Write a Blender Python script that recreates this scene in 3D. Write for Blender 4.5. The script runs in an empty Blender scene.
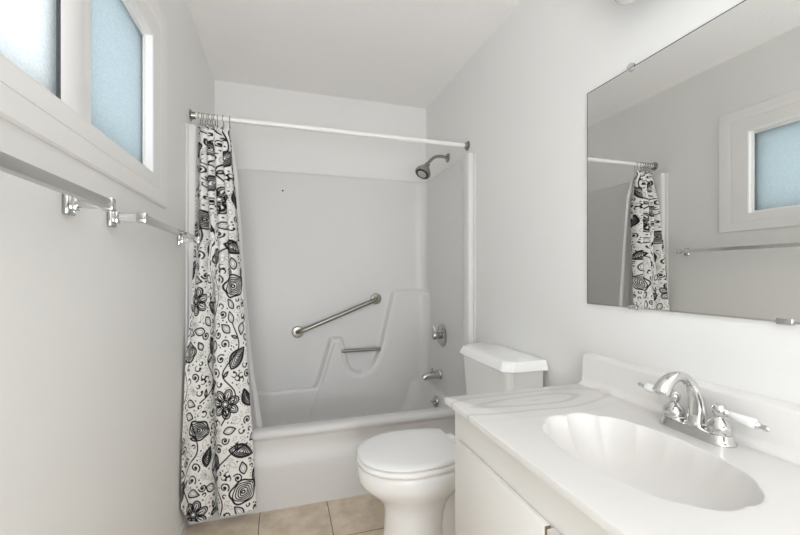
import bpy, bmesh, math, random
import numpy as np
from mathutils import Vector, Matrix
R = math.radians
scn = bpy.context.scene
COL = scn.collection

# ------------------------------------------------------------------ camera
XL, XR, YB, YF, ZC = -0.426, 1.057, 2.743, -2.10, 2.44     # room faces
cam_d = bpy.data.cameras.new('camera')
cam_d.sensor_width = 36.0
cam_d.lens = 36.0 * 380.79 / 800.0
cam_d.shift_y = 6.8 / 800.0
cam_d.clip_start = 0.02
cam = bpy.data.objects.new('camera', cam_d)
cam.location = (0, 0, 1.1673)
cam.rotation_euler = (R(90), 0, R(-17.131))
COL.objects.link(cam)
scn.camera = cam

# ------------------------------------------------------------------ world, lights, exposure
world = bpy.data.worlds.new('sky'); scn.world = world
world.use_nodes = True
wn = world.node_tree; bgn = wn.nodes['Background']
bgn.inputs['Color'].default_value = (0.86, 0.94, 1.0, 1)
bgn.inputs['Strength'].default_value = 3.15

def area_light(name, loc, rot, sx, sy, power, color):
    l = bpy.data.lights.new(name, 'AREA'); l.shape = 'RECTANGLE'
    l.size = sx; l.size_y = sy; l.energy = power; l.color = color
    o = bpy.data.objects.new(name, l); o.location = loc; o.rotation_euler = rot
    COL.objects.link(o); return o
# added unseen fill lights, none of them a fixture of the room
area_light('doorway_fill', (-0.05, -1.95, 0.55), (R(90), 0, 0), 0.7, 0.8, 19.0, (0.888, 0.940, 1.0))  # low soft fill in front of the closed door
area_light('ceiling_bounce', (-0.05, -1.25, 1.00), (R(180 - 25), 0, 0), 0.9, 0.8, 43, (0.888, 0.940, 1.0))  # added light aimed up, stands in for flash bounced off the ceiling
area_light('overhead_fill', (0.15, -0.50, 2.42), (0, 0, 0), 0.6, 0.6, 6.5, (0.888, 0.940, 1.0))  # added fill aimed down from overhead

scn.view_settings.view_transform = 'Standard'
scn.view_settings.look = 'None'
scn.view_settings.exposure = -0.18
scn.view_settings.gamma = 1.0
scn.view_settings.use_curve_mapping = False
scn.cycles.max_bounces = 16
scn.cycles.diffuse_bounces = 12
scn.cycles.glossy_bounces = 6
scn.cycles.transmission_bounces = 8
scn.cycles.caustics_reflective = False
scn.cycles.use_denoising = True

# ------------------------------------------------------------------ materials
def new_mat(name):
    m = bpy.data.materials.new(name); m.use_nodes = True
    return m, m.node_tree.nodes, m.node_tree.links, m.node_tree.nodes['Principled BSDF']

def mat(name, col, rough=0.5, metal=0.0, bump=0.0, bscale=60.0, var=0.0, vscale=3.0, coat=0.0, spec=0.5):
    m, n, l, b = new_mat(name)
    b.inputs['Base Color'].default_value = (*col, 1)
    b.inputs['Roughness'].default_value = rough
    b.inputs['Metallic'].default_value = metal
    b.inputs['Coat Weight'].default_value = coat
    b.inputs['Specular IOR Level'].default_value = spec
    tc = n.new('ShaderNodeTexCoord')
    nz = n.new('ShaderNodeTexNoise'); nz.inputs['Scale'].default_value = vscale; nz.inputs['Detail'].default_value = 4
    l.new(tc.outputs['Object'], nz.inputs['Vector'])
    mx = n.new('ShaderNodeMix'); mx.data_type = 'RGBA'
    mx.inputs['A'].default_value = (*[max(0, c * (1 - var)) for c in col], 1)
    mx.inputs['B'].default_value = (*[min(1, c * (1 + var)) for c in col], 1)
    l.new(nz.outputs['Fac'], mx.inputs['Factor'])
    l.new(mx.outputs['Result'], b.inputs['Base Color'])
    if bump > 0:
        n2 = n.new('ShaderNodeTexNoise'); n2.inputs['Scale'].default_value = bscale; n2.inputs['Detail'].default_value = 3
        l.new(tc.outputs['Object'], n2.inputs['Vector'])
        bp = n.new('ShaderNodeBump'); bp.inputs['Strength'].default_value = bump; bp.inputs['Distance'].default_value = 0.004
        l.new(n2.outputs['Fac'], bp.inputs['Height']); l.new(bp.outputs['Normal'], b.inputs['Normal'])
    return m

M_wall = mat('wall_paint', (0.80, 0.797, 0.782), 0.55, bump=0.10, bscale=55, var=0.012, vscale=2)
M_ceil = mat('ceiling_paint', (0.89, 0.875, 0.865), 0.75, bump=0.25, bscale=70, var=0.012, vscale=2)
M_trim = mat('trim_paint', (0.82, 0.81, 0.795), 0.35, bump=0.03, bscale=40, var=0.01)
M_vinyl = mat('white_vinyl', (0.90, 0.90, 0.895), 0.3, var=0.008)
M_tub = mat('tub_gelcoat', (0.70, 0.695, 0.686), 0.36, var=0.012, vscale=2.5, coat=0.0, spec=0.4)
M_china = mat('vitreous_china', (0.90, 0.90, 0.895), 0.07, var=0.004, coat=0.5)
M_seat = mat('seat_plastic', (0.91, 0.91, 0.905), 0.16, var=0.004)
M_chrome = mat('chrome', (0.66, 0.66, 0.645), 0.06, 1.0, var=0.01, vscale=20)
M_plated = mat('dull_chrome', (0.50, 0.50, 0.485), 0.12, 1.0, var=0.05, vscale=30)
M_plate2 = mat('towel_bar_chrome', (0.60, 0.60, 0.585), 0.10, 1.0, var=0.05, vscale=30)
M_steel = mat('brushed_steel', (0.30, 0.285, 0.25), 0.30, 1.0, var=0.06, vscale=40)
M_nickel = mat('aged_nickel', (0.37, 0.35, 0.31), 0.25, 1.0, var=0.15, vscale=60)
M_alu = mat('satin_aluminium', (0.56, 0.555, 0.54), 0.32, 1.0, var=0.03, vscale=30)
M_dark = mat('dark_rubber', (0.02, 0.02, 0.02), 0.6, var=0.1)
M_rod = mat('rod_enamel', (0.84, 0.83, 0.80), 0.3, var=0.01)
M_cab = mat('cabinet_laminate', (0.82, 0.805, 0.775), 0.38, var=0.035, vscale=7, bump=0.05, bscale=30)
M_raw = mat('raw_wood_edge', (0.30, 0.24, 0.17), 0.6, var=0.25, vscale=60)
M_porc = mat('porcelain', (0.86, 0.86, 0.85), 0.08, var=0.004)
M_door = mat('door_veneer', (0.20, 0.12, 0.07), 0.4, var=0.25, vscale=6)
M_gap = mat('dark_seal', (0.06, 0.075, 0.085), 0.5, var=0.1)
M_bulb = mat('frosted_bulb', (0.80, 0.79, 0.77), 0.25, var=0.005)

# mirror silver
M_mirror, n, l, b = new_mat('mirror_silver')
b.inputs['Base Color'].default_value = (0.86, 0.865, 0.85, 1); b.inputs['Metallic'].default_value = 1; b.inputs['Roughness'].default_value = 0.003
# clear acrylic
M_acr, n, l, b = new_mat('clear_acrylic')
b.inputs['Base Color'].default_value = (0.93, 0.93, 0.92, 1); b.inputs['Roughness'].default_value = 0.06
b.inputs['Transmission Weight'].default_value = 0.85; b.inputs['IOR'].default_value = 1.45

# frosted panes: obscured glass that scatters the daylight behind it
def pane_mat(name, tint, rough):
    m, n, l, b = new_mat(name)
    out = n['Material Output']
    tc = n.new('ShaderNodeTexCoord'); nz = n.new('ShaderNodeTexNoise'); nz.inputs['Scale'].default_value = 260; nz.inputs['Detail'].default_value = 1
    l.new(tc.outputs['Object'], nz.inputs['Vector'])
    bp = n.new('ShaderNodeBump'); bp.inputs['Strength'].default_value = 0.6; bp.inputs['Distance'].default_value = 0.002
    l.new(nz.outputs['Fac'], bp.inputs['Height'])
    tr = n.new('ShaderNodeBsdfTranslucent')
    rp = n.new('ShaderNodeMix'); rp.data_type = 'RGBA'
    rp.inputs['A'].default_value = (*[c * 0.72 for c in tint], 1); rp.inputs['B'].default_value = (*[min(1, c * 1.22) for c in tint], 1)
    l.new(nz.outputs['Fac'], rp.inputs['Factor']); l.new(rp.outputs['Result'], tr.inputs['Color'])
    l.new(bp.outputs['Normal'], tr.inputs['Normal'])
    gl = n.new('ShaderNodeBsdfGlossy'); gl.inputs['Roughness'].default_value = rough; gl.inputs['Color'].default_value = (0.9, 0.95, 1, 1)
    l.new(bp.outputs['Normal'], gl.inputs['Normal'])
    mx = n.new('ShaderNodeMixShader'); mx.inputs[0].default_value = 0.06
    l.new(tr.outputs[0], mx.inputs[1]); l.new(gl.outputs[0], mx.inputs[2]); l.new(mx.outputs[0], out.inputs['Surface'])
    return m
M_paneL = pane_mat('obscured_glass_clear', (0.86, 0.885, 0.89), 0.3)
M_paneR = pane_mat('obscured_glass_blue', (0.55, 0.59, 0.60), 0.3)

# white vinyl liner
M_liner, n, l, b = new_mat('vinyl_liner')
tr = n.new('ShaderNodeBsdfTranslucent'); tr.inputs['Color'].default_value = (0.82, 0.81, 0.80, 1)
b.inputs['Base Color'].default_value = (0.83, 0.82, 0.81, 1); b.inputs['Roughness'].default_value = 0.35
mx = n.new('ShaderNodeMixShader'); mx.inputs[0].default_value = 0.35
l.new(b.outputs[0], mx.inputs[1]); l.new(tr.outputs[0], mx.inputs[2]); l.new(mx.outputs[0], n['Material Output'].inputs['Surface'])

# printed cotton: the print is stored per vertex (ink coverage)
M_cloth, n, l, b = new_mat('printed_cotton')
at = n.new('ShaderNodeAttribute'); at.attribute_name = 'ink'
mx = n.new('ShaderNodeMix'); mx.data_type = 'RGBA'
mx.inputs['A'].default_value = (0.80, 0.79, 0.765, 1); mx.inputs['B'].default_value = (0.012, 0.012, 0.013, 1)
l.new(at.outputs['Fac'], mx.inputs['Factor']); l.new(mx.outputs['Result'], b.inputs['Base Color'])
b.inputs['Roughness'].default_value = 0.8; b.inputs['Specular IOR Level'].default_value = 0.2
wv = n.new('ShaderNodeTexNoise'); wv.inputs['Scale'].default_value = 500
tc = n.new('ShaderNodeTexCoord'); l.new(tc.outputs['Object'], wv.inputs['Vector'])
bp = n.new('ShaderNodeBump'); bp.inputs['Strength'].default_value = 0.1; bp.inputs['Distance'].default_value = 0.001
l.new(wv.outputs['Fac'], bp.inputs['Height']); l.new(bp.outputs['Normal'], b.inputs['Normal'])

# floor tiles (world metres): grid lines at x = .222 + k*.323, y = 1.70 + k*.323
def floor_mat():
    m, n, l, b = new_mat('beige_floor_tile')
    tc = n.new('ShaderNodeTexCoord')
    mp = n.new('ShaderNodeMapping'); mp.inputs['Location'].default_value = (-0.222 + 0.323 * 6, -1.70 + 0.323 * 9, 0)
    l.new(tc.outputs['Object'], mp.inputs['Vector'])
    nw = n.new('ShaderNodeTexNoise'); nw.inputs['Scale'].default_value = 14
    l.new(tc.outputs['Object'], nw.inputs['Vector'])
    off = n.new('ShaderNodeVectorMath'); off.operation = 'MULTIPLY_ADD'
    off.inputs[1].default_value = (0.008, 0.006, 0); l.new(nw.outputs['Color'], off.inputs[0]); l.new(mp.outputs['Vector'], off.inputs[2])
    bk = n.new('ShaderNodeTexBrick'); bk.offset = 0; bk.squash = 1
    bk.inputs['Scale'].default_value = 1; bk.inputs['Mortar Size'].default_value = 0.0022; bk.inputs['Mortar Smooth'].default_value = 0.3
    bk.inputs['Brick Width'].default_value = 0.323; bk.inputs['Row Height'].default_value = 0.323
    bk.inputs['Color1'].default_value = (1, 1, 1, 1); bk.inputs['Color2'].default_value = (0.9, 0.9, 0.9, 1)
    l.new(off.outputs[0], bk.inputs['Vector'])
    n1 = n.new('ShaderNodeTexNoise'); n1.inputs['Scale'].default_value = 9; n1.inputs['Detail'].default_value = 8; n1.inputs['Roughness'].default_value = 0.65
    l.new(tc.outputs['Object'], n1.inputs['Vector'])
    cr = n.new('ShaderNodeValToRGB')
    cr.color_ramp.elements[0].position = 0.3; cr.color_ramp.elements[0].color = (0.56, 0.46, 0.35, 1)
    cr.color_ramp.elements[1].position = 0.72; cr.color_ramp.elements[1].color = (0.86, 0.755, 0.62, 1)
    l.new(n1.outputs['Fac'], cr.inputs['Fac'])
    mu = n.new('ShaderNodeMix'); mu.data_type = 'RGBA'; mu.blend_type = 'MULTIPLY'; mu.inputs['Factor'].default_value = 1
    l.new(cr.outputs['Color'], mu.inputs['A']); l.new(bk.outputs['Color'], mu.inputs['B'])
    mg = n.new('ShaderNodeMix'); mg.data_type = 'RGBA'; mg.inputs['B'].default_value = (0.10, 0.075, 0.05, 1)
    l.new(bk.outputs['Fac'], mg.inputs['Factor']); l.new(mu.outputs['Result'], mg.inputs['A'])
    l.new(mg.outputs['Result'], b.inputs['Base Color'])
    b.inputs['Roughness'].default_value = 0.42
    bp = n.new('ShaderNodeBump'); bp.inputs['Strength'].default_value = 0.3; bp.inputs['Distance'].default_value = 0.003; bp.invert = True
    l.new(bk.outputs['Fac'], bp.inputs['Height']); l.new(bp.outputs['Normal'], b.inputs['Normal'])
    return m
M_floor = floor_mat()

# cultured marble with soft beige-grey swirls
def marble_mat():
    m, n, l, b = new_mat('cultured_marble')
    geo = n.new('ShaderNodeNewGeometry')
    nz = n.new('ShaderNodeTexNoise'); nz.inputs['Scale'].default_value = 3.0; nz.inputs['Detail'].default_value = 1
    l.new(geo.outputs['Position'], nz.inputs['Vector'])
    # long swirls: elongated rings distorted by noise
    # nested long loops near the left end of the top, distorted by noise
    ma = n.new('ShaderNodeVectorMath'); ma.operation = 'MULTIPLY_ADD'; ma.inputs[1].default_value = (0.24, 0.085, 0.0)
    l.new(nz.outputs['Color'], ma.inputs[0]); l.new(geo.outputs['Position'], ma.inputs[2])
    ctr = n.new('ShaderNodeVectorMath'); ctr.operation = 'SUBTRACT'; ctr.inputs[1].default_value = (0.70 + .12, 0.985 + .0425, 0.0)
    l.new(ma.outputs[0], ctr.inputs[0])
    rot = n.new('ShaderNodeMapping'); rot.inputs['Rotation'].default_value = (0, 0, R(14)); rot.inputs['Scale'].default_value = (4.2, 16.5, 0.0); l.new(ctr.outputs[0], rot.inputs['Vector'])
    ln = n.new('ShaderNodeVectorMath'); ln.operation = 'LENGTH'; l.new(rot.outputs[0], ln.inputs[0])
    wv = n.new('ShaderNodeTexWave'); wv.wave_type = 'RINGS'; wv.rings_direction = 'Z'; wv.inputs['Scale'].default_value = 0.48
    wv.inputs['Distortion'].default_value = 1.0; wv.inputs['Detail'].default_value = 2; wv.inputs['Detail Scale'].default_value = 1.6
    l.new(rot.outputs[0], wv.inputs['Vector'])
    cr = n.new('ShaderNodeValToRGB')
    e = cr.color_ramp.elements; e[0].position = 0.0; e[0].color = (1, 1, 1, 1); e[1].position = 0.30; e[1].color = (0, 0, 0, 1)
    l.new(wv.outputs['Fac'], cr.inputs['Fac'])
    sp_ = n.new('ShaderNodeSeparateXYZ'); l.new(geo.outputs['Position'], sp_.inputs[0])
    r2 = n.new('ShaderNodeMapRange'); r2.inputs[1].default_value = 1.15; r2.inputs[2].default_value = 2.1; r2.inputs[3].default_value = 0.68; r2.inputs[4].default_value = 0.02
    l.new(ln.outputs['Value'], r2.inputs[0])
    r3 = n.new('ShaderNodeMapRange'); r3.inputs[1].default_value = 0.786; r3.inputs[2].default_value = 0.80; r3.inputs[3].default_value = 1.0; r3.inputs[4].default_value = 0.12
    l.new(sp_.outputs['Z'], r3.inputs[0])
    m3 = n.new('ShaderNodeMath'); m3.operation = 'MULTIPLY'; l.new(r2.outputs[0], m3.inputs[0]); l.new(r3.outputs[0], m3.inputs[1]); r2 = m3
    mm = n.new('ShaderNodeMath'); mm.operation = 'MULTIPLY'; l.new(cr.outputs['Color'], mm.inputs[0]); l.new(r2.outputs[0], mm.inputs[1])
    mx = n.new('ShaderNodeMix'); mx.data_type = 'RGBA'
    mx.inputs['A'].default_value = (0.785, 0.768, 0.745, 1); mx.inputs['B'].default_value = (0.56, 0.535, 0.50, 1)
    l.new(mm.outputs[0], mx.inputs['Factor']); l.new(mx.outputs['Result'], b.inputs['Base Color'])
    b.inputs['Roughness'].default_value = 0.28; b.inputs['Coat Weight'].default_value = 0.1
    return m
M_marble = marble_mat()

# ------------------------------------------------------------------ helpers
def finish(name, bm, m, root=None, smooth=35, wn_=False, recalc=True):
    if recalc: bmesh.ops.recalc_face_normals(bm, faces=bm.faces)
    off = Vector((0, 0, 0))
    p = root
    while p is not None:
        off += Vector(p.location); p = p.parent
    if root is not None:
        bmesh.ops.translate(bm, verts=bm.verts, vec=-off)
    me = bpy.data.meshes.new(name); bm.to_mesh(me); bm.free()
    for mm in (m if isinstance(m, (list, tuple)) else [m]): me.materials.append(mm)
    if smooth is not None:
        me.polygons.foreach_set('use_smooth', [True] * len(me.polygons))
        me.set_sharp_from_angle(angle=R(smooth))
    o = bpy.data.objects.new(name, me); COL.objects.link(o)
    if root is not None: o.parent = root
    return o

def tag(o, label=None, cat=None, group=None, kind=None):
    if label: o['label'] = label
    if cat: o['category'] = cat
    if group: o['group'] = group
    if kind: o['kind'] = kind
    return o

def thing(name, loc, label, cat, group=None, kind=None):
    o = bpy.data.objects.new(name, None); o.location = loc; o.empty_display_size = 0.05
    COL.objects.link(o); return tag(o, label, cat, group, kind)

def box(bm, lo, hi, bev=0.0, seg=2):
    lo, hi = Vector(lo), Vector(hi); c = (lo + hi) / 2; d = hi - lo
    g = bmesh.ops.create_cube(bm, size=1.0, matrix=Matrix.Translation(c) @ Matrix.Diagonal((d.x, d.y, d.z, 1)))
    if bev > 0:
        vs = set(g['verts']); es = [e for e in bm.edges if e.verts[0] in vs and e.verts[1] in vs]
        bmesh.ops.bevel(bm, geom=es, offset=bev, segments=seg, affect='EDGES', profile=0.5, clamp_overlap=True)

def loft(bm, loops, cap0=True, cap1=True, closed=True):
    rows = [[bm.verts.new(p) for p in lp] for lp in loops]
    for a, b_ in zip(rows, rows[1:]):
        k = len(a)
        for i in range(k if closed else k - 1):
            j = (i + 1) % k
            bm.faces.new((a[i], a[j], b_[j], b_[i]))
    if cap0: bm.faces.new(list(reversed(rows[0])))
    if cap1: bm.faces.new(rows[-1])
    return rows

def tube(bm, pts, rad, seg=16, caps=True, square=False):
    P = [Vector(p) for p in pts]; n_ = len(P)
    rad = rad if isinstance(rad, (list, tuple)) else [rad] * n_
    T = [(P[min(i + 1, n_ - 1)] - P[max(i - 1, 0)]).normalized() for i in range(n_)]
    up = Vector((0, 0, 1)) if abs(T[0].z) < 0.9 else Vector((0, 1, 0))
    N = (up - T[0] * up.dot(T[0])).normalized()
    loops = []
    for i in range(n_):
        N = (N - T[i] * N.dot(T[i])).normalized(); B = T[i].cross(N)
        lp = []
        for k in range(seg):
            a = 2 * math.pi * k / seg + (math.pi / seg if square else 0)
            lp.append(P[i] + (N * math.cos(a) + B * math.sin(a)) * rad[i])
        loops.append(lp)
    loft(bm, loops, caps, caps)

def lathe(bm, base, axis, prof, seg=24):
    """prof: list of (distance along axis, radius)"""
    base = Vector(base); A = Vector(axis).normalized()
    up = Vector((0, 0, 1)) if abs(A.z) < 0.9 else Vector((0, 1, 0))
    N = (up - A * up.dot(A)).normalized(); B = A.cross(N)
    loft(bm, [[base + A * d + (N * math.cos(2 * math.pi * k / seg) + B * math.sin(2 * math.pi * k / seg)) * max(r, 1e-4) for k in range(seg)] for d, r in prof])

def smooth_path(pts, sub=6):
    P = [Vector(p) for p in pts]; out = []
    for i in range(len(P) - 1):
        p0 = P[max(i - 1, 0)]; p1 = P[i]; p2 = P[i + 1]; p3 = P[min(i + 2, len(P) - 1)]
        for k in range(sub):
            t = k / sub
            out.append(0.5 * ((2 * p1) + (-p0 + p2) * t + (2 * p0 - 5 * p1 + 4 * p2 - p3) * t * t + (-p0 + 3 * p1 - 3 * p2 + p3) * t ** 3))
    out.append(P[-1]); return out

def struct(name, bm, m, smooth=None):
    o = finish(name, bm, m, None, smooth); o['kind'] = 'structure'; return o

# ------------------------------------------------------------------ room shell
T = 0.12
bm = bmesh.new(); box(bm, (XL - T, YF - T, -0.1), (XR + T, YB + T, 0)); struct('floor', bm, M_floor)
bm = bmesh.new(); box(bm, (XL - T, YF - T, ZC), (XR + T, YB + T, ZC + 0.1)); struct('ceiling', bm, M_ceil)
WY0, WY1, WZ0, WZ1 = 0.585, 1.483, 1.512, 1.986            # window opening
bm = bmesh.new()
box(bm, (XL - T, YF - T, 0), (XL, YB, WZ0)); box(bm, (XL - T, YF - T, WZ1), (XL, YB, ZC))
box(bm, (XL - T, YF - T, WZ0), (XL, WY0, WZ1)); box(bm, (XL - T, WY1, WZ0), (XL, YB, WZ1))
struct('wall_left', bm, M_wall)
bm = bmesh.new(); box(bm, (XR, YF - T, 0), (XR + T, YB, ZC)); struct('wall_right', bm, M_wall)
bm = bmesh.new(); box(bm, (XL - T, YB, 0), (XR + T, YB + T, ZC)); struct('wall_back', bm, M_wall)
bm = bmesh.new()                                             # wall with the open doorway behind the camera
box(bm, (XL, YF - T, 0), (-0.36, YF, ZC)); box(bm, (0.44, YF - T, 0), (XR, YF, ZC)); box(bm, (-0.36, YF - T, 2.05), (0.44, YF, ZC))
struct('wall_front', bm, M_wall)
dr = thing('door_1', (0.04, YF, 0), 'brown wooden door behind the camera', 'door', kind='structure')
bm = bmesh.new(); box(bm, (-0.357, YF - 0.05, 0.008), (0.437, YF - 0.012, 2.045), 0.002); finish('door_leaf', bm, M_door, dr, 35)
bm = bmesh.new()
for x0, x1, z0, z1 in ((-0.415, -0.357, 0, 2.105), (0.437, 0.497, 0, 2.105), (-0.357, 0.437, 2.045, 2.105)): box(bm, (x0, YF, z0), (x1, YF + 0.014, z1), 0.003)
finish('door_casing', bm, M_trim, dr, 35)
bm = bmesh.new(); lathe(bm, (0.375, YF - 0.012, 0.95), (0, 1, 0), [(0, 0.03), (0.006, 0.03), (0.01, 0.012), (0.03, 0.012), (0.036, 0.026), (0.055, 0.027), (0.062, 0.015), (0.063, 0)], 20); finish('door_handle', bm, M_nickel, dr, 40)
bm = bmesh.new(); box(bm, (XL, YF, 0), (XL + 0.011, 1.957, 0.062), 0.003); struct('baseboard_left', bm, M_trim, 35)

# ------------------------------------------------------------------ window
win = thing('window_1', (XL, (WY0 + WY1) / 2, WZ0), 'white vinyl sliding window with frosted panes high on the left wall', 'window', kind='structure')
def frame_ring(bm, ri, ro, x0, x1, bev, bi=None):
    """mitred picture-frame ring between the rectangles ri and ro (y0, y1, z0, z1), from x0 (back) to x1 (front)"""
    quad = lambda r: [(r[0], r[2]), (r[1], r[2]), (r[1], r[3]), (r[0], r[3])]
    w = ro[1] - ri[1]
    prof = [(0.0, x0), (0.0, x1 - bev), ((bi or bev) / w, x1), (1 - bev / w, x1), (1.0, x1 - bev), (1.0, x0)]
    rows = [[bm.verts.new((x, a[0] * (1 - f) + b_[0] * f, a[1] * (1 - f) + b_[1] * f)) for a, b_ in zip(quad(ri), quad(ro))] for f, x in prof]
    rows.append(rows[0])
    for a, b_ in zip(rows, rows[1:]):
        for i in range(4):
            j = (i + 1) % 4; bm.faces.new((a[i], a[j], b_[j], b_[i]))
R1 = (WY0 - 0.080, WY1 + 0.086, WZ0 - 0.044, WZ1 + 0.070)
bm = bmesh.new(); frame_ring(bm, R1, (R1[0] - .064, R1[1] + .066, R1[2] - .053, R1[3] + .064), XL, XL + 0.0105, 0.005, 0.020)
frame_ring(bm, (WY0, WY1, WZ0, WZ1), R1, XL, XL + 0.006, 0.003)
finish('window_casing', bm, M_trim, win, 30)
bm = bmesh.new()                                             # vinyl frame lining the opening
frame_ring(bm, (WY0 + 0.004, WY1 - 0.004, WZ0 + 0.002, WZ1 - 0.010), (WY0 - 0.0005, WY1 + 0.0005, WZ0 - 0.0005, WZ1 + 0.0005), XL - 0.10, XL + 0.0055, 0.001)
finish('window_frame', bm, M_vinyl, win, 30)
M_blocker = mat('beige_sky_blocker', (0.42, 0.41, 0.33), 0.5, var=0.05)
bm = bmesh.new()  # added ring and bar behind the panes, block sky to darken pane edges
frame_ring(bm, (WY0 + 0.030, WY1 - 0.034, WZ0 + 0.016, WZ1 - 0.034), (WY0 + 0.0035, WY1 - 0.0035, WZ0 + 0.0015, WZ1 - 0.0095), XL - 0.075, XL - 0.036, 0.001)
box(bm, (XL - 0.060, 0.905, WZ0 + 0.010), (XL - 0.036, 1.085, WZ1 - 0.020))
finish('sky_blocker', bm, M_blocker, win, None)
def sash(name, y0, y1, z0, z1, xa, xb, wl, wr, wb, wt, pm):
    bm = bmesh.new()
    box(bm, (xa, y0, z0), (xb, y0 + wl, z1), 0.001); box(bm, (xa, y1 - wr, z0), (xb, y1, z1), 0.001)
    box(bm, (xa, y0 + wl, z0), (xb, y1 - wr, z0 + wb), 0.001); box(bm, (xa, y0 + wl, z1 - wt), (xb, y1 - wr, z1), 0.001)
    s = finish(name, bm, M_vinyl, win, 30)
    bm = bmesh.new(); xm = xb - 0.005
    box(bm, (xm - 0.003, y0 + wl - 0.003, z0 + wb - 0.003), (xm, y1 - wr + 0.003, z1 - wt + 0.003))
    finish('pane', bm, pm, s, None)
    return s
s1 = sash('sliding_sash', 0.590, 1.031, WZ0 + 0.0025, WZ1 - 0.0105, XL - 0.014, XL - 0.001, 0.03, 0.095, 0.002, 0.02, M_paneL)
bm = bmesh.new()
box(bm, (XL - 0.0055, 0.9275, WZ0 + 0.005), (XL - 0.0015, 0.9355, WZ1 - 0.031)); finish('glazing_seal', bm, M_gap, s1, None)
s2 = sash('fixed_sash', 1.033, 1.4785, WZ0 + 0.0025, WZ1 - 0.0105, XL - 0.030, XL - 0.0155, 0.067, 0.012, 0.013, 0.014, M_paneR)
bm = bmesh.new()
box(bm, (XL - 0.001, 0.955, 1.80), (XL + 0.005, 1.014, 1.945), 0.0025)
lt = finish('latch_plate', bm, M_vinyl, win, 35)
bm = bmesh.new()
tube(bm, smooth_path([(XL + 0.004, 0.995, 1.850), (XL + 0.014, 0.992, 1.862), (XL + 0.020, 0.980, 1.885), (XL + 0.016, 0.977, 1.93)]), 0.0055, 10)
finish('latch_hook', bm, M_vinyl, lt, 60)
bm = bmesh.new()
for z in (1.817, 1.928): lathe(bm, (XL + 0.0048, 0.996, z), (1, 0, 0), [(0, 0.004), (0.001, 0.004), (0.0014, 0.001)], 10)
finish('latch_screws', bm, M_alu, lt, 60)

# ------------------------------------------------------------------ one-piece bathtub and surround
tub = thing('bathtub', ((XL + XR) / 2, 2.36, 0), 'white moulded one-piece bathtub with tall surround filling the alcove', 'bathtub')
TX0, TX1, TYB = XL + 0.030, XR - 0.030, 2.705              # faces of the surround
ZR, ZT = 0.388, 1.866
def rrect(x0, x1, y0, y1, r, n_=8):
    pts = []
    for cx, cy, a0 in ((x1 - r, y1 - r, 0), (x0 + r, y1 - r, 90), (x0 + r, y0 + r, 180), (x1 - r, y0 + r, 270)):
        for k in range(n_ + 1):
            a = R(a0 + 90 * k / n_); pts.append((cx + r * math.cos(a), cy + r * math.sin(a)))
    return pts
bm = bmesh.new()
# apron and front rim: profile swept along x
prof = [(1.986, 0.0), (1.986, 0.19), (1.9865, 0.215), (1.990, 0.232), (1.998, 0.250), (2.006, 0.266), (2.010, 0.282), (2.011, 0.30), (2.010, 0.33),
        (2.006, 0.342), (1.999, 0.348), (1.9945, 0.355), (1.994, 0.364), (1.997, 0.374), (2.004, 0.382), (2.014, 0.3868), (2.03, 0.388)]
loft(bm, [[(x, y, z) for y, z in prof] for x in (XL + 0.001, XR - 0.001)], False, False, closed=False)
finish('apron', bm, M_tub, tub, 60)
bm = bmesh.new()
inner = [(rrect(-0.330, 0.985, 2.060, 2.664, 0.12), ZR), (rrect(-0.322, 0.979, 2.068, 2.661, 0.12), ZR - 0.004), (rrect(-0.314, 0.974, 2.075, 2.659, 0.12), ZR - 0.013),
         (rrect(-0.306, 0.971, 2.079, 2.658, 0.12), ZR - 0.03), (rrect(-0.27, 0.955, 2.092, 2.656, 0.12), 0.26), (rrect(-0.22, 0.93, 2.11, 2.65, 0.13), 0.13),
         (rrect(-0.18, 0.90, 2.13, 2.62, 0.13), 0.075), (rrect(-0.10, 0.85, 2.17, 2.57, 0.12), 0.055)]
outer = rrect(XL + 0.001, XR - 0.001, 2.028, YB - 0.001, 0.02)
loops = [[(x, y, ZR) for x, y in outer]] + [[(x, y, z) for x, y in lp] for lp, z in inner]
loft(bm, loops, False, True)
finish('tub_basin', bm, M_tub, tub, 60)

# surround wall: rounded U in plan, offset inwards by the moulded relief on the back
def poly_sdf(px, pz, poly):
    poly = np.array(poly); d = np.full(px.shape, 1e9); inside = np.zeros(px.shape, bool)
    nP = len(poly)
    for i in range(nP):
        a, b_ = poly[i], poly[(i + 1) % nP]; e = b_ - a
        t = np.clip(((px - a[0]) * e[0] + (pz - a[1]) * e[1]) / (e @ e), 0, 1)
        d = np.minimum(d, np.hypot(px - a[0] - t * e[0], pz - a[1] - t * e[1]))
        c = ((a[1] > pz) != (b_[1] > pz)) & (px < (b_[0] - a[0]) * (pz - a[1]) / (b_[1] - a[1] + 1e-12) + a[0]); inside ^= c
    return np.where(inside, d, -d)
def arc(cx, cz, r, a0, a1, n_=8):
    return [(cx + r * math.cos(R(a0 + (a1 - a0) * k / n_)), cz + r * math.sin(R(a0 + (a1 - a0) * k / n_))) for k in range(n_ + 1)]
mould = [(0.110, 0.0), (0.150, 0.25), (0.205, 0.385), (0.232, 0.43), (0.308, 0.680), (0.322, 0.716), (0.335, 0.722), (0.385, 0.722), (0.398, 0.716), (0.410, 0.680), (0.440, 0.545), (0.462, 0.497), (0.500, 0.474), (0.545, 0.470), (0.592, 0.490), (0.630, 0.535),
         (0.660, 0.60), (0.690, 0.690), (0.765, 1.020), (0.782, 1.046), (0.812, 1.052), (1.60, 1.052), (1.60, 0.0)]
rc = 0.075
path = []                                                     # (x, y, nx, ny)
for k in range(70): y = 1.975 + (TYB - rc - 1.975) * k / 70; path.append((TX0, y, 1, 0))
for k in range(14): a = R(180 - 90 * k / 14); path.append((TX0 + rc + rc * math.cos(a), TYB - rc + rc * math.sin(a), -math.cos(a), -math.sin(a)))
NB = 210
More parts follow.
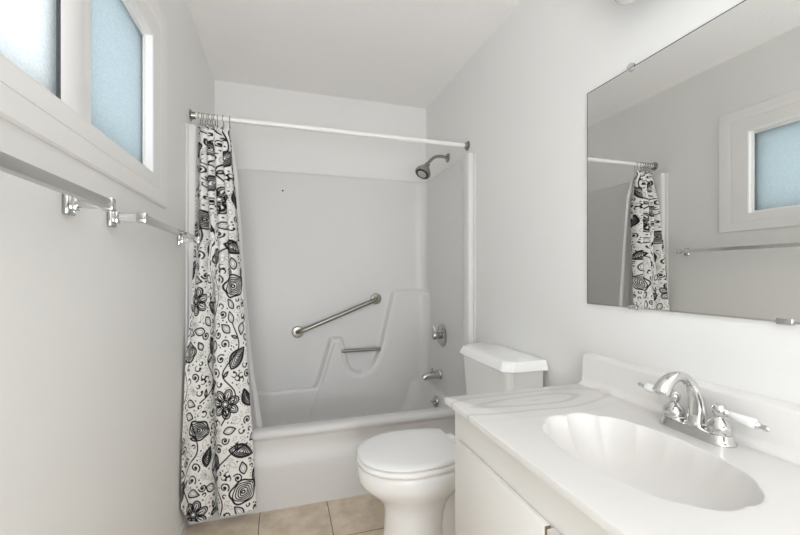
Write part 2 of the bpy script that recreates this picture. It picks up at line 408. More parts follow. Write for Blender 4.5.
for k in range(NB): x = TX0 + rc + (TX1 - TX0 - 2 * rc) * k / NB; path.append((x, TYB, 0, -1))
for k in range(14): a = R(90 - 90 * k / 14); path.append((TX1 - rc + rc * math.cos(a), TYB - rc + rc * math.sin(a), -math.cos(a), -math.sin(a)))
for k in range(71): y = TYB - rc + (1.975 - TYB + rc) * k / 70; path.append((TX1, y, -1, 0))
path = np.array(path)
zs = np.concatenate([np.linspace(0.16, 1.12, 146), np.linspace(1.13, ZT - 0.012, 24), [ZT - 0.007, ZT - 0.003, ZT]])
PX, PZ = np.meshgrid(path[:, 0], zs)
arcx = np.where(np.arange(len(path)) > 70 + 14 + NB, TX1 + 0.3, path[:, 0])
AX, _ = np.meshgrid(arcx, zs)
sd = poly_sdf(np.where(AX > 1.05, 1.05, AX), PZ, mould)
sm = lambda t: t * t * (3 - 2 * t)
h = 0.042 * sm(np.clip((sd + 0.010) / 0.022, 0, 1))
# second, softer step that frames the recess and slopes
h += 0.013 * sm(np.clip((sd - 0.022) / 0.014, 0, 1))
idx = np.arange(len(path)); i_r = 70 + 14 + NB + 14
fade = np.where(idx < 84, 0.0, np.where(idx < i_r, 1.0, np.clip(1 - (idx - i_r) / 45.0, 0, 1)))
h = h * fade[None, :] * np.clip(0.96 + (PZ - 0.30) * 3, 0.96, 1.0)
lip = np.where(PZ > ZT - 0.011, -(PZ - (ZT - 0.012)) ** 2 * 60, 0.0)
bm = bmesh.new()
loops = []
for j, z in enumerate(zs):
    loops.append([(path[i, 0] + path[i, 2] * lip[j, i], path[i, 1] + path[i, 3] * lip[j, i] - h[j, i], z) for i in range(len(path))])
# top ledge back to the plaster
loops.append([(min(max(path[i, 0] - path[i, 2] * 0.029, XL + .001), XR - .001), min(path[i, 1] - path[i, 3] * 0.036, YB - .001), ZT + 0.001) for i in range(len(path))])
loft(bm, loops, False, False, closed=False)
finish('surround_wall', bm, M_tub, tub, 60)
# front bullnose columns of the surround
for sx, x0 in ((1, XL), (-1, XR)):
    bm = bmesh.new()
    pts = [(0.001, 1.954), (0.008, 1.953), (0.011, 1.960), (0.0125, 1.9685), (0.030, 1.9690), (0.0365, 1.9720), (0.040, 1.980), (0.040, 2.030), (0.038, 2.040), (0.033, 2.048), (0.030, 2.060), (0.0295, 2.075), (0.001, 2.075)]
    lp = [[(x0 + sx * a, y, z) for a, y in pts] for z in (0.352, ZT - 0.008)]
    lp.append([(x0 + sx * (a * 0.93), y + 0.003 if y < 2.0 else y - .003, ZT - 0.002) for a, y in pts])
    loft(bm, lp)
    finish('front_flange', bm, M_tub, tub, 40)
# washcloth bar in the moulded recess, overflow plate, screw plug
bm = bmesh.new(); tube(bm, [(0.392, 2.668, 0.629), (0.675, 2.668, 0.629)], 0.0115, 16)
tag(finish('washcloth_bar', bm, M_steel, tub, 50), 'short steel bar across the moulded recess')
bm = bmesh.new()
oc = Vector((0.962, 2.325, 0.330)); oax = Vector((-1, 0, 0.12))
lathe(bm, oc, oax, [(-0.004, 0.037), (0.003, 0.037), (0.008, 0.033), (0.010, 0.022), (0.010, 0.0)], 28)
ov = tag(finish('overflow_plate', bm, M_plated, tub, 40), 'round chrome overflow plate')
bm = bmesh.new(); tube(bm, [oc + oax * 0.008, oc + oax * 0.022 + Vector((0, -.002, .002)), oc + oax * 0.034 + Vector((0, -.004, .004))], [0.004, 0.0045, 0.005], 10)
finish('trip_lever', bm, M_plated, ov, 50)
bm = bmesh.new(); lathe(bm, (0.0007, 2.7052, 1.735), (0, -1, 0), [(0, 0.006), (0.002, 0.006), (0.003, 0.0)], 10)
tag(finish('screw_hole', bm, M_dark, tub, 50), 'tiny dark screw hole')

# ------------------------------------------------------------------ grab bar
gb = thing('grab_bar', (0.37, TYB, 0.88), 'brushed steel grab bar mounted diagonally on the white surround above the tub', 'grab bar')
A, B = Vector((0.098, TYB, 0.772)), Vector((0.650, TYB, 0.989))
D = (B - A).normalized(); O = Vector((0, -1, 0))
bm = bmesh.new()
pts = [A, A + O * 0.022, A + O * 0.034 + D * 0.006, A + O * 0.042 + D * 0.02, A + O * 0.043 + D * 0.05, B + O * 0.043 - D * 0.05, B + O * 0.042 - D * 0.02, B + O * 0.034 - D * 0.006, B + O * 0.022, B]
tube(bm, pts, 0.0150, 20)
finish('rail', bm, M_steel, gb, 50)
for P_ in (A, B):
    bm = bmesh.new(); lathe(bm, P_, O, [(0.0005, 0.040), (0.006, 0.040), (0.011, 0.036), (0.013, 0.024), (0.013, 0.016)], 28)
    finish('mounting_flange', bm, M_steel, gb, 40)

# ------------------------------------------------------------------ shower head, valve, spout
sh = thing('showerhead', (XR, 2.34, 1.95), 'nickel shower head on a bent arm high on the right alcove wall', 'shower head')
bm = bmesh.new(); arm = smooth_path([(XR - 0.002, 2.34, 1.945), (XR - 0.05, 2.335, 1.950), (XR - 0.10, 2.325, 1.938), (XR - 0.14, 2.315, 1.905), (XR - 0.16, 2.31, 1.882)])
tube(bm, arm, 0.0105, 14); finish('shower_arm', bm, M_nickel, sh, 60)
bm = bmesh.new(); lathe(bm, (XR, 2.34, 1.945), (-1, 0, 0), [(0.0005, 0.030), (0.004, 0.030), (0.010, 0.022), (0.014, 0.012)], 24)
finish('wall_flange', bm, M_nickel, sh, 40)
hd = Vector((-0.50, -0.22, -0.82)).normalized(); hb = Vector((XR - 0.155, 2.311, 1.888))
bm = bmesh.new(); lathe(bm, hb, hd, [(0, 0.014), (0.012, 0.018), (0.022, 0.018), (0.03, 0.024), (0.06, 0.043), (0.072, 0.050), (0.084, 0.053), (0.092, 0.050), (0.094, 0.044)], 28)
hp = finish('sprayer', bm, M_nickel, sh, 40)
bm = bmesh.new(); lathe(bm, hb + hd * 0.0935, hd, [(0, 0.044), (0.002, 0.043), (0.002, 0.031)], 28); finish('nozzle_ring', bm, M_dark, hp, 40)
bm = bmesh.new(); lathe(bm, hb + hd * 0.094, hd, [(0, 0.031), (0.004, 0.029), (0.005, 0.010), (0.002, 0.009), (0.002, 0.0)], 24); finish('nozzle_face', bm, M_alu, hp, 40)

vx = TX1
vv = thing('shower_valve', (vx, 2.365, 0.755), 'round chrome tub valve with lever handle on the right alcove wall', 'valve')
bm = bmesh.new(); lathe(bm, (vx, 2.365, 0.757), (-1, 0, 0), [(0.0005, 0.076), (0.004, 0.076), (0.011, 0.068), (0.016, 0.040), (0.018, 0.034)], 32)
finish('escutcheon', bm, M_plated, vv, 40)
bm = bmesh.new(); lathe(bm, (vx - 0.014, 2.365, 0.757), (-1, 0, 0), [(0, 0.022), (0.02, 0.022), (0.024, 0.026), (0.045, 0.027), (0.055, 0.022), (0.058, 0.0)], 24)
hn = finish('handle_hub', bm, M_plated, vv, 40)
bm = bmesh.new(); tube(bm, [(vx - 0.05, 2.367, 0.770), (vx - 0.054, 2.371, 0.795), (vx - 0.060, 2.375, 0.815), (vx - 0.062, 2.376, 0.823)], [0.009, 0.008, 0.011, 0.008], 12)
finish('handle_lever', bm, M_alu, hn, 50)

sp = thing('tub_spout', (vx, 2.395, 0.485), 'chrome tub spout with pull-up diverter below the round valve', 'spout')
bm = bmesh.new()
lathe(bm, (vx, 2.395, 0.487), (-1, 0, 0), [(0.0005, 0.034), (0.006, 0.035), (0.012, 0.032), (0.016, 0.029)], 24)
pth = smooth_path([(vx - 0.010, 2.395, 0.487), (vx - 0.03, 2.395, 0.487), (vx - 0.07, 2.395, 0.485), (vx - 0.105, 2.395, 0.479), (vx - 0.125, 2.395, 0.469)], 4)
tube(bm, pth, [0.030 - 0.011 * (i / (len(pth) - 1)) for i in range(len(pth))], 20)
finish('spout_body', bm, M_plated, sp, 50)
bm = bmesh.new(); lathe(bm, (vx - 0.062, 2.395, 0.505), (0, 0, 1), [(0, 0.003), (0.018, 0.003), (0.019, 0.007), (0.026, 0.007), (0.028, 0.003)], 12)
finish('diverter_knob', bm, M_plated, sp, 40)

# ------------------------------------------------------------------ curtain rod, hooks, curtain, liner
RY, RZ = 2.055, 1.935
rod = thing('shower_curtain_rod', ((XL + XR) / 2, RY, RZ), 'white enamelled shower curtain rod spanning the tub alcove', 'curtain rod')
bm = bmesh.new(); tube(bm, [(XL + 0.001, RY, RZ), (XR - 0.001, RY, RZ)], 0.0125, 20); finish('rail', bm, M_rod, rod, 50)
for x, s_ in ((XL, 1), (XR, -1)):
    bm = bmesh.new(); lathe(bm, (x, RY, RZ), (s_, 0, 0), [(0.0005, 0.029), (0.003, 0.029), (0.006, 0.024), (0.006, 0.0185), (0.022, 0.0165), (0.022, 0.0135)], 24)
    finish('end_flange', bm, M_nickel, rod, 40)
hook_x = [-0.386, -0.374, -0.363, -0.352, -0.341, -0.330, -0.319, -0.307, -0.281, -0.252]
bm = bmesh.new()
pts = [Vector((0, 0.0165 * math.sin(a), 0.0165 * math.cos(a) + 0.0)) for a in [R(d) for d in range(-150, 151, 20)]]
lower = [Vector((0.002, 0.006, -0.028)), Vector((0.003, 0.001, -0.042)), Vector((0.0, -0.006, -0.046)), Vector((-0.002, -0.010, -0.038))]
tube(bm, pts + lower, 0.0016, 8)
hk_mesh = None
for i, x in enumerate(hook_x):
    nm = 'curtain_hook'
    if hk_mesh is None:
        o = finish(nm, bm, M_nickel, None, 60); hk_mesh = o.data; base_hook = o
    else:
        o = base_hook.copy(); COL.objects.link(o)
    o.location = (x, RY, RZ); o.rotation_euler = (0, 0, R((i * 37) % 24 - 12))
    if i < 8: tag(o, 'thin wire curtain hook in the bunch at the left end of the white rod', 'hook', 'bunched wire hooks on the rod')
    elif i == 8: tag(o, 'wire curtain hook just right of the bunch, second from the right on the rod', 'hook', 'wire hooks on the rod')
    else: tag(o, 'rightmost wire curtain hook, standing alone on the white rod', 'hook', 'wire hooks on the rod')

# --- the print: strokes drawn on a repeating tile, in metres
TW, TH = 0.345, 0.66                                        # drawn small, printed PS times larger
PS = 1.45
PXS = 0.0009
nx_, nz_ = int(round(TW / PXS)), int(round(TH / PXS))
ink = np.zeros((nz_, nx_), np.float32)
def blot(pts, w, fill=False):
    """stroke (or filled outline) on the tile with wrap-around; w = half width"""
    pts = np.array(pts, float)
    lo = pts.min(0) - w - 0.003; hi = pts.max(0) + w + 0.003
    ix = np.arange(int(lo[0] / PXS) - 1, int(hi[0] / PXS) + 2); iz = np.arange(int(lo[1] / PXS) - 1, int(hi[1] / PXS) + 2)
    X, Z = np.meshgrid((ix + .5) * PXS, (iz + .5) * PXS)
    d = np.full(X.shape, 1e9)
    for a, b_ in zip(pts, pts[1:]):
        e = b_ - a; L = e @ e + 1e-12
        t = np.clip(((X - a[0]) * e[0] + (Z - a[1]) * e[1]) / L, 0, 1)
        d = np.minimum(d, np.hypot(X - a[0] - t * e[0], Z - a[1] - t * e[1]))
    v = np.clip(0.5 + (w - d) / 0.0012, 0, 1)
    if fill:
        ins = poly_sdf(X, Z, pts) > 0
        v = np.maximum(v, ins)
    jx, jz = np.meshgrid(ix % nx_, iz % nz_)
    np.maximum.at(ink, (jz, jx), v.astype(np.float32))
def erase(pts):
    pts = np.array(pts, float); lo = pts.min(0) - .003; hi = pts.max(0) + .003
    ix = np.arange(int(lo[0] / PXS) - 1, int(hi[0] / PXS) + 2); iz = np.arange(int(lo[1] / PXS) - 1, int(hi[1] / PXS) + 2)
    X, Z = np.meshgrid((ix + .5) * PXS, (iz + .5) * PXS); ins = poly_sdf(X, Z, pts) > 0
    jx, jz = np.meshgrid(ix % nx_, iz % nz_); ink[jz[ins], jx[ins]] = 0
def leafpts(c, a, L, w, bend=0.0, n_=14):
    u = np.linspace(0, 1, n_); up = w * np.sin(np.pi * u ** 0.85); x = L * (u - .5)
    p = np.concatenate([np.stack([x, up + bend * np.sin(np.pi * u)], 1), np.stack([x, -up + bend * np.sin(np.pi * u)], 1)[::-1]])
    ca, sa = math.cos(a), math.sin(a)
    return np.stack([c[0] + p[:, 0] * ca - p[:, 1] * sa, c[1] + p[:, 0] * sa + p[:, 1] * ca], 1)
rs = np.random.RandomState(5)
LW = 0.0024
def leaf_solid(c, a, L, w): blot(leafpts(c, a, L, w, 0.1 * w), 0.0004, True)
def leaf_open(c, a, L, w):
    o = leafpts(c, a, L, w); erase(o); blot(o, LW)
    blot(leafpts(c, a, L * .62, w * .42), 0.0006, True)
def big_leaf(c, a, L, w):
    o = leafpts(c, a, L, w, w * .25); erase(o); blot(o, LW * 1.25)
    for f in (0.80, 0.60, 0.40): blot(leafpts(c, a, L * f, w * f, w * .25), LW * 0.75)
    blot(leafpts(c, a, L * .2, w * .2, w * .25), LW * .6, True)
    for k in range(9):                                       # dotted fringe
        u = (k + .5) / 9; x = L * (u - .5) * 1.05; y = w * math.sin(math.pi * u ** .85) * 1.28 + w * .25 * math.sin(math.pi * u) + .004
        p = np.array([c[0] + x * math.cos(a) - y * math.sin(a), c[1] + x * math.sin(a) + y * math.cos(a)]); blot([p, p + 1e-5], 0.0016)
def ring(c, rx, rz, a=0, n_=26, wob=0.0, lob=0):
    t = np.linspace(0, 2 * np.pi, n_ + 1); r = 1 + wob * np.cos(lob * t)
    x, z = rx * r * np.cos(t), rz * r * np.sin(t); ca, sa = math.cos(a), math.sin(a)
    return np.stack([c[0] + x * ca - z * sa, c[1] + x * sa + z * ca], 1)
def rose(c, r, a=0.3):
    o = ring(c, r, r * .82, a, 36, .07, 5); erase(o); blot(o, LW * 1.2)
    for f, ph in ((.82, 0), (.64, .3), (.47, .6), (.31, .9)):
        blot(ring((c[0] + r * .05 * (1 - f), c[1]), r * f, r * .80 * f, a + ph * .4, 32, .06, 4), LW * .8)
    blot(ring(c, r * .13, r * .11), LW, True)
def flower(c, r, npet=7, a0=0.0):
    for k in range(npet):
        a = a0 + 2 * math.pi * k / npet; cc = (c[0] + .62 * r * math.cos(a), c[1] + .62 * r * math.sin(a))
        o = ring(cc, r * .40, r * .28, a, 20); erase(o); blot(o, LW)
        blot(ring(cc, r * .26, r * .17, a, 16), LW * .7); blot([(c[0] + .45 * r * math.cos(a), c[1] + .45 * r * math.sin(a)), (c[0] + .72 * r * math.cos(a), c[1] + .72 * r * math.sin(a))], LW * .8)
    blot(ring(c, r * .26, r * .26, 0, 18), LW); blot(ring(c, r * .14, r * .14, 0, 12), LW * .6, True)
def scroll(c, r, a, turns=1.4, s_=1):
    t = np.linspace(0, 1, 26); th = a + s_ * t * turns * 2 * np.pi; rr = r * (1 - .88 * t)
    blot(np.stack([c[0] + rr * np.cos(th), c[1] + rr * np.sin(th)], 1), LW * .9); blot([c, (c[0] + 1e-5, c[1])], r * .22 + .0008)
def comma(c, a, r):
    t = np.linspace(0, 1, 14); th = a + t * 4.2; p = np.stack([c[0] + r * np.cos(th), c[1] + r * np.sin(th)], 1)
    for i in range(13): blot(p[i:i + 2], .0013 + .0014 * i / 13)
    blot([p[-1], p[-1] + 1e-5], r * .50)
def vine(pts, leaves=True, side=1, step=3, sz=0.018):
    P = np.array([(v.x, v.y) for v in smooth_path([(p[0], p[1], 0) for p in pts], 6)])
    blot(P, LW * .95)
    if leaves:
        s_ = side
        for i in range(2, len(P) - 1, step):
            d = P[i + 1] - P[i]; a = math.atan2(d[1], d[0]) + s_ * 0.9; q = P[i] + np.array([math.cos(a), math.sin(a)]) * sz * .75
            (leaf_solid if (i // step) % 3 else leaf_open)(q, a, sz * (1.0 + .3 * ((i * 7) % 3 - 1)), sz * .21); s_ = -s_
# vines first, large motifs over them
for v_ in ([(0.02, 0.02), (0.06, 0.10), (0.03, 0.19), (0.09, 0.27), (0.07, 0.36)], [(0.20, 0.00), (0.235, 0.09), (0.20, 0.17), (0.26, 0.24), (0.32, 0.27)],
           [(0.10, 0.42), (0.16, 0.47), (0.13, 0.55), (0.19, 0.62), (0.18, 0.68)], [(0.24, 0.34), (0.29, 0.43), (0.25, 0.50), (0.31, 0.58), (0.29, 0.66)],
           [(0.13, 0.06), (0.17, 0.12), (0.14, 0.20), (0.18, 0.27), (0.16, 0.35)], [(0.00, 0.40), (0.04, 0.47), (0.01, 0.55), (0.05, 0.62)]):
    vine(v_)
for c, r, a, s_ in (((.045, .245), .014, 0.4, 1), ((.285, .165), .015, 2.5, -1), ((.175, .395), .013, 1.0, 1), ((.325, .345), .013, 4.0, -1), ((.105, .155), .012, 3.3, 1), ((.25, .29), .013, .2, -1),
                    ((.085, .50), .014, 5.0, 1), ((.215, .545), .012, 2.2, -1), ((.335, .49), .014, 0.0, 1), ((.02, .315), .012, 1.2, -1), ((.12, .625), .013, 3.0, 1), ((.255, .03), .012, 4.4, 1), ((.335, .06), .012, 1.4, -1)):
    scroll(c, r, a, 1.5, s_)
for c, r in (((.075, .075), .044), ((.255, .405), .046)): flower(c, r, 7, .3)
for c, r, a in (((.300, .120), .042, .5), ((.095, .335), .034, -.4), ((.200, .215), .030, .9), ((.05, .575), .036, .2)): rose(c, r, a)
for c, a, L, w in (((.185, .455), .5, .085, .022), ((.300, .245), -.35, .080, .021), ((.015, .165), 1.1, .078, .020), ((.165, .585), 2.2, .078, .020), ((.305, .545), .9, .080, .021), ((.160, .045), -.7, .066, .017), ((.33, .415), 1.9, .06, .016), ((.125, .245), 1.3, .058, .015)):
    big_leaf(c, a, L, w)
def spot_free(c, r):
    ix = np.arange(int((c[0] - r) / PXS), int((c[0] + r) / PXS)) % nx_; iz = np.arange(int((c[1] - r) / PXS), int((c[1] + r) / PXS)) % nz_
    return ink[np.ix_(iz, ix)].mean() < 0.045
for r_, cnt, kind in ((.0185, 900, 0), (.0140, 1600, 1), (.0105, 2600, 2), (.0065, 3000, 3)):
    for _ in range(cnt):
        c = (rs.rand() * TW, rs.rand() * TH)
        if not spot_free(c, r_ * 1.08): continue
        a = rs.rand() * 6.28; q = rs.rand()
        if kind == 0:
            if q < .35: leaf_open(c, a, r_ * 2.1, r_ * .62)
            elif q < .6: scroll(c, r_ * .85, a, 1.4, 1)
            elif q < .8:
                for k in range(3): comma((c[0] + r_ * .5 * math.cos(a + k * 2.1), c[1] + r_ * .5 * math.sin(a + k * 2.1)), a + k * 2.1, r_ * .42)
            else:
                for k in range(5): leaf_solid((c[0] + r_ * .6 * math.cos(a + k * .62), c[1] + r_ * .6 * math.sin(a + k * .62)), a + k * .62, r_ * .95, r_ * .24)
        elif kind == 1:
            comma(c, a, r_ * .60) if q < .4 else leaf_solid(c, a, r_ * 2.0, r_ * .46) if q < .8 else leaf_open(c, a, r_ * 2.0, r_ * .6)
        elif kind == 2:
            leaf_solid(c, a, r_ * 1.8, r_ * .42) if q < .6 else comma(c, a, r_ * .5)
        elif q < .8: blot([c, (c[0] + 1e-5, c[1])], .0027)

def ink_at(u, z):
    fx = (u / PXS) % nx_ - .5; fz = (z / PXS) % nz_ - .5
    x0 = np.floor(fx).astype(int); z0 = np.floor(fz).astype(int); ax = fx - x0; az = fz - z0
    g = lambda i, j: ink[j % nz_, i % nx_]
    return (g(x0, z0) * (1 - ax) + g(x0 + 1, z0) * ax) * (1 - az) + (g(x0, z0 + 1) * (1 - ax) + g(x0 + 1, z0 + 1) * ax) * az

def cloth(name, m, zt, zb, nu, nv, fx, fy, print_w=None, root=None):
    s = np.linspace(0, 1, nu); t = np.linspace(0, 1, nv)
    S, Tt = np.meshgrid(s, t)
    X, Y = fx(S, Tt), fy(S, Tt); Z = zt + (zb - zt) * Tt
    if print_w: Z = Z + 0.10 * np.exp(-(S / .045) ** 2) * Tt ** 3
    Z = Z + (0.012 * np.cos(2 * np.pi * 9 * S) - 0.012) * np.exp(-Tt * 45)          # scalloped top edge between the hooks
    verts = np.stack([X, Y, Z], -1).reshape(-1, 3)
    i = np.arange(nu * nv).reshape(nv, nu)
    faces = np.stack([i[:-1, :-1], i[1:, :-1], i[1:, 1:], i[:-1, 1:]], -1).reshape(-1, 4)
    me = bpy.data.meshes.new(name); me.vertices.add(len(verts)); me.vertices.foreach_set('co', verts.ravel())
    me.loops.add(faces.size); me.loops.foreach_set('vertex_index', faces.ravel().astype(np.int32))
    me.polygons.add(len(faces)); me.polygons.foreach_set('loop_start', np.arange(0, faces.size, 4, dtype=np.int32))
    me.polygons.foreach_set('use_smooth', np.ones(len(faces), bool))
    me.update(calc_edges=True); me.materials.append(m)
    if print_w:
        r = -1                                               # cloth coordinate = arc length along the hem
        du = np.hypot(np.diff(X[r]), np.diff(Y[r])); U = np.concatenate([[0], np.cumsum(du)])
        V = ink_at(np.broadcast_to(U + 0.03, S.shape) / PS, (Z + 0.02) / PS)
        at_ = me.attributes.new('ink', 'FLOAT', 'POINT'); at_.data.foreach_set('value', V.ravel().astype(np.float32))
    o = bpy.data.objects.new(name, me); COL.objects.link(o); return o

ZTOP, ZBOT = 1.893, 0.058
def interp(T_, ks): xs_, ys_ = zip(*ks); return np.interp(T_, xs_, ys_)
def ease(T_, a, b_): k = np.clip((T_ - a) / (b_ - a), 0, 1); return k * k * (3 - 2 * k)
def cx_(S, T_):
    xl = interp(T_, [(0, -.392), (.3, -.386), (.5, -.400), (.62, -.414), (1, -.416)])
    xr = interp(T_, [(0, -.247), (.08, -.240), (.25, -.212), (.5, -.180), (.75, -.146), (1, -.118)])
    k = ease(T_, .12, .62)
    fold = 0.015 * np.sin(2 * np.pi * 4.5 * S + 1.2) * (1 - k) * np.sin(np.pi * S) ** .5
    q = (S - .40) / .040
    over = -k * 0.022 * q * np.exp(-q * q)                    # the deep pleat folds over itself
    return xl + (xr - xl) * S + fold + over
def cy_(S, T_):
    yc = interp(T_, [(0, 2.050), (.15, 2.018), (.4, 1.968), (.6, 1.932), (1, 1.918)])
    slant = (S - .45) * interp(T_, [(0, 0), (.15, .05), (.4, .085), (.55, .075), (.78, .02), (1, 0.0)])
    k = ease(T_, .12, .62)
    top = 0.032 * np.sin(2 * np.pi * 4.5 * S - .4) + 0.006 * np.sin(2 * np.pi * 9.5 * S)
    q = (S - .40) / .042
    bot = -0.010 - 0.008 * np.cos(2 * np.pi * (S - .18) / .48) + 0.075 * np.exp(-q * q) + 0.030 * np.exp(-(S / .06) ** 2) * (1 - ease(T_, .45, .8)) - 0.075 * np.exp(-(S / .055) ** 2) * ease(T_, .5, .95) + 0.005 * np.sin(2 * np.pi * 3.3 * S) + 0.020 * np.exp(-((S - 1) / .04) ** 2)
    y = yc + slant + top * (1 - k) * np.clip(.35 + T_ * 5, 0, 1) + bot * k
    lim = np.where(T_ > .74, 1.979, 2.2)
    return np.minimum(y, lim)
o = cloth('shower_curtain', M_cloth, ZTOP, ZBOT, 330, 1000, cx_, cy_, True)
tag(o, 'black and white floral paisley shower curtain drawn to the left of the tub', 'shower curtain')

def lx_(S, T_):
    xl = interp(T_, [(0, -.375), (.5, -.34), (1, -.27)]); xr = interp(T_, [(0, -.25), (.12, -.222), (.5, -.182), (.73, -.151), (1, -.090)])
    return xl + (xr - xl) * S
def ly_(S, T_):
    yc = interp(T_, [(0, 2.068), (.10, 2.100), (.3, 2.108), (1, 2.125)])
    return yc + (0.004 + 0.010 * T_) * np.sin(2 * np.pi * 3 * S + .4)
o = cloth('shower_curtain_liner', M_liner, 1.880, 0.285, 90, 120, lx_, ly_)
tag(o, 'plain white vinyl liner hanging inside the tub behind the floral curtain', 'shower liner')

# ------------------------------------------------------------------ towel bars on the left wall
def towel_bar(y0, y1, z, label, far):
    root = thing('towel_bar', (XL, (y0 + y1) / 2, z), label, 'towel bar', 'square towel bars on the left wall')
    xb = XL + 0.074
    bm = bmesh.new(); box(bm, (xb - 0.009, y0 - 0.004, z - 0.0095), (xb + 0.009, y1 + 0.004, z + 0.0095), 0.0012)
    finish('bar', bm, M_alu if not far else M_plate2, root, 35)
    for y in (y0, y1):
        bm = bmesh.new(); box(bm, (XL + 0.0005, y - 0.0165, z - 0.027), (XL + 0.012, y + 0.0165, z + 0.024), 0.005, 3)
        box(bm, (XL + 0.010, y - 0.010, z - 0.016), (XL + 0.022, y + 0.010, z + 0.014), 0.003)
        br = finish('bracket', bm, M_plate2, root, 35)
        bm = bmesh.new(); box(bm, (XL + 0.020, y - 0.0075, z - 0.0095), (xb + 0.004, y + 0.0075, z + 0.0080), 0.002)
        finish('arm', bm, M_acr if far else M_plate2, br, 35)
        bm = bmesh.new(); box(bm, (xb - 0.012, y - 0.009, z - 0.013), (xb + 0.011, y + 0.009, z + 0.014), 0.0025)
        finish('end_cap', bm, M_plate2, br, 35)
    return root
towel_bar(0.340, 0.950, 1.315, 'grey square towel bar on the left wall nearest the camera, below the window', False)
towel_bar(1.155, 1.825, 1.315, 'chrome square towel bar with clear arms, running from the window corner to the curtain', True)

# ------------------------------------------------------------------ mirror
MX = XR - 0.006
mi = thing('mirror', (XR, 0.66, 1.06), 'large frameless wall mirror above the vanity', 'mirror')
bm = bmesh.new(); box(bm, (MX, 0.207, 1.065), (XR - 0.0005, 1.113, 1.8175)); finish('mirror_glass', bm, M_mirror, mi, None)
bm = bmesh.new()
e_ = 0.0022
box(bm, (MX - .0004, 0.207, 1.8175), (XR - 0.0005, 1.113, 1.8175 + e_)); box(bm, (MX - .0004, 1.113, 1.065), (XR - 0.0005, 1.113 + .0016, 1.8175 + e_))
finish('glass_edge', bm, M_gap, mi, None)
bm = bmesh.new(); box(bm, (MX - .0010, 0.207, 1.0615), (XR - 0.0005, 1.113, 1.0657)); finish('bottom_channel', bm, M_chrome, mi, None)
bm = bmesh.new(); lathe(bm, (MX - 0.0002, 0.934, 1.8205), (-1, 0, 0), [(-.004, 0.013), (0.003, 0.013), (0.005, 0.010), (0.005, 0)], 16); finish('mirror_clip', bm, M_acr, mi, 40)
for y, mm in ((0.925, M_acr), (0.548, M_alu)):
    bm = bmesh.new(); box(bm, (MX - 0.006, y - 0.014, 1.057), (XR - 0.0005, y + 0.014, 1.071), 0.0015); finish('mirror_clip', bm, mm, mi, 40)

# ------------------------------------------------------------------ vanity light (only the lowest globe reaches the frame)
VY = [0.868, 0.718, 0.568, 0.418]
vl = thing('vanity_light', (XR, 0.643, 2.05), 'vanity light bar with unlit round bulbs hanging above the mirror', 'light')
bm = bmesh.new(); box(bm, (XR - 0.125, 0.343, 2.052), (XR - 0.0005, 0.943, 2.115), 0.006, 3); finish('backplate', bm, M_chrome, vl, 35)
for y in VY:
    bm = bmesh.new(); lathe(bm, (XR - 0.090, y, 2.0525), (0, 0, -1), [(0, 0.024), (0.006, 0.024), (0.012, 0.018)], 20); so = finish('socket', bm, M_chrome, vl, 40)
    bm = bmesh.new(); bmesh.ops.create_uvsphere(bm, u_segments=24, v_segments=14, radius=0.040, matrix=Matrix.Translation((XR - 0.090, y, 2.003)))
    finish('bulb', bm, M_bulb, so, 60)

# ------------------------------------------------------------------ vanity cabinet
VY0, VY1 = 0.200, 1.066
CF = 0.505                                                    # face frame plane
va = thing('vanity_cabinet', (0.78, 0.64, 0), 'off-white laminate vanity cabinet under the sink top', 'cabinet')
bm = bmesh.new()
box(bm, (CF + 0.018, VY0, 0.09), (XR - 0.002, VY0 + 0.016, 0.762)); box(bm, (CF + 0.018, VY1 - 0.016, 0.0), (XR - 0.002, VY1, 0.762))
box(bm, (CF + 0.018, VY0 + .016, 0.09), (XR - 0.002, VY1 - .016, 0.106))
finish('carcass', bm, M_cab, va, None)
bm = bmesh.new()
box(bm, (CF, VY0, 0.66), (CF + 0.018, VY1, 0.762), .001); box(bm, (CF, VY0, 0.09), (CF + 0.018, VY1, 0.135), .001)
for y0, y1 in ((VY0, VY0 + 0.04), (0.60, 0.655), (VY1 - 0.04, VY1)): box(bm, (CF, y0, 0.135), (CF + 0.018, y1, 0.66), .001)
finish('face_frame', bm, M_cab, va, None)
bm = bmesh.new(); box(bm, (CF + 0.055, VY0 + .016, 0.0), (CF + 0.070, VY1 - .016, 0.09)); finish('toe_kick', bm, M_cab, va, None)
for y0, y1 in ((0.627, 1.026), (0.232, 0.618)):
    bm = bmesh.new(); box(bm, (CF - 0.019, y0, 0.11), (CF - 0.001, y1, 0.677), 0.0025, 2)
    d_ = finish('door', bm, M_cab, va, 35)
    bm = bmesh.new(); box(bm, (CF - 0.0165, y0 - 0.0014, 0.112), (CF - 0.0035, y0 + 0.001, 0.675)); tag(finish('edge_band', bm, M_raw, d_, None), 'bare brown wood edge of door')

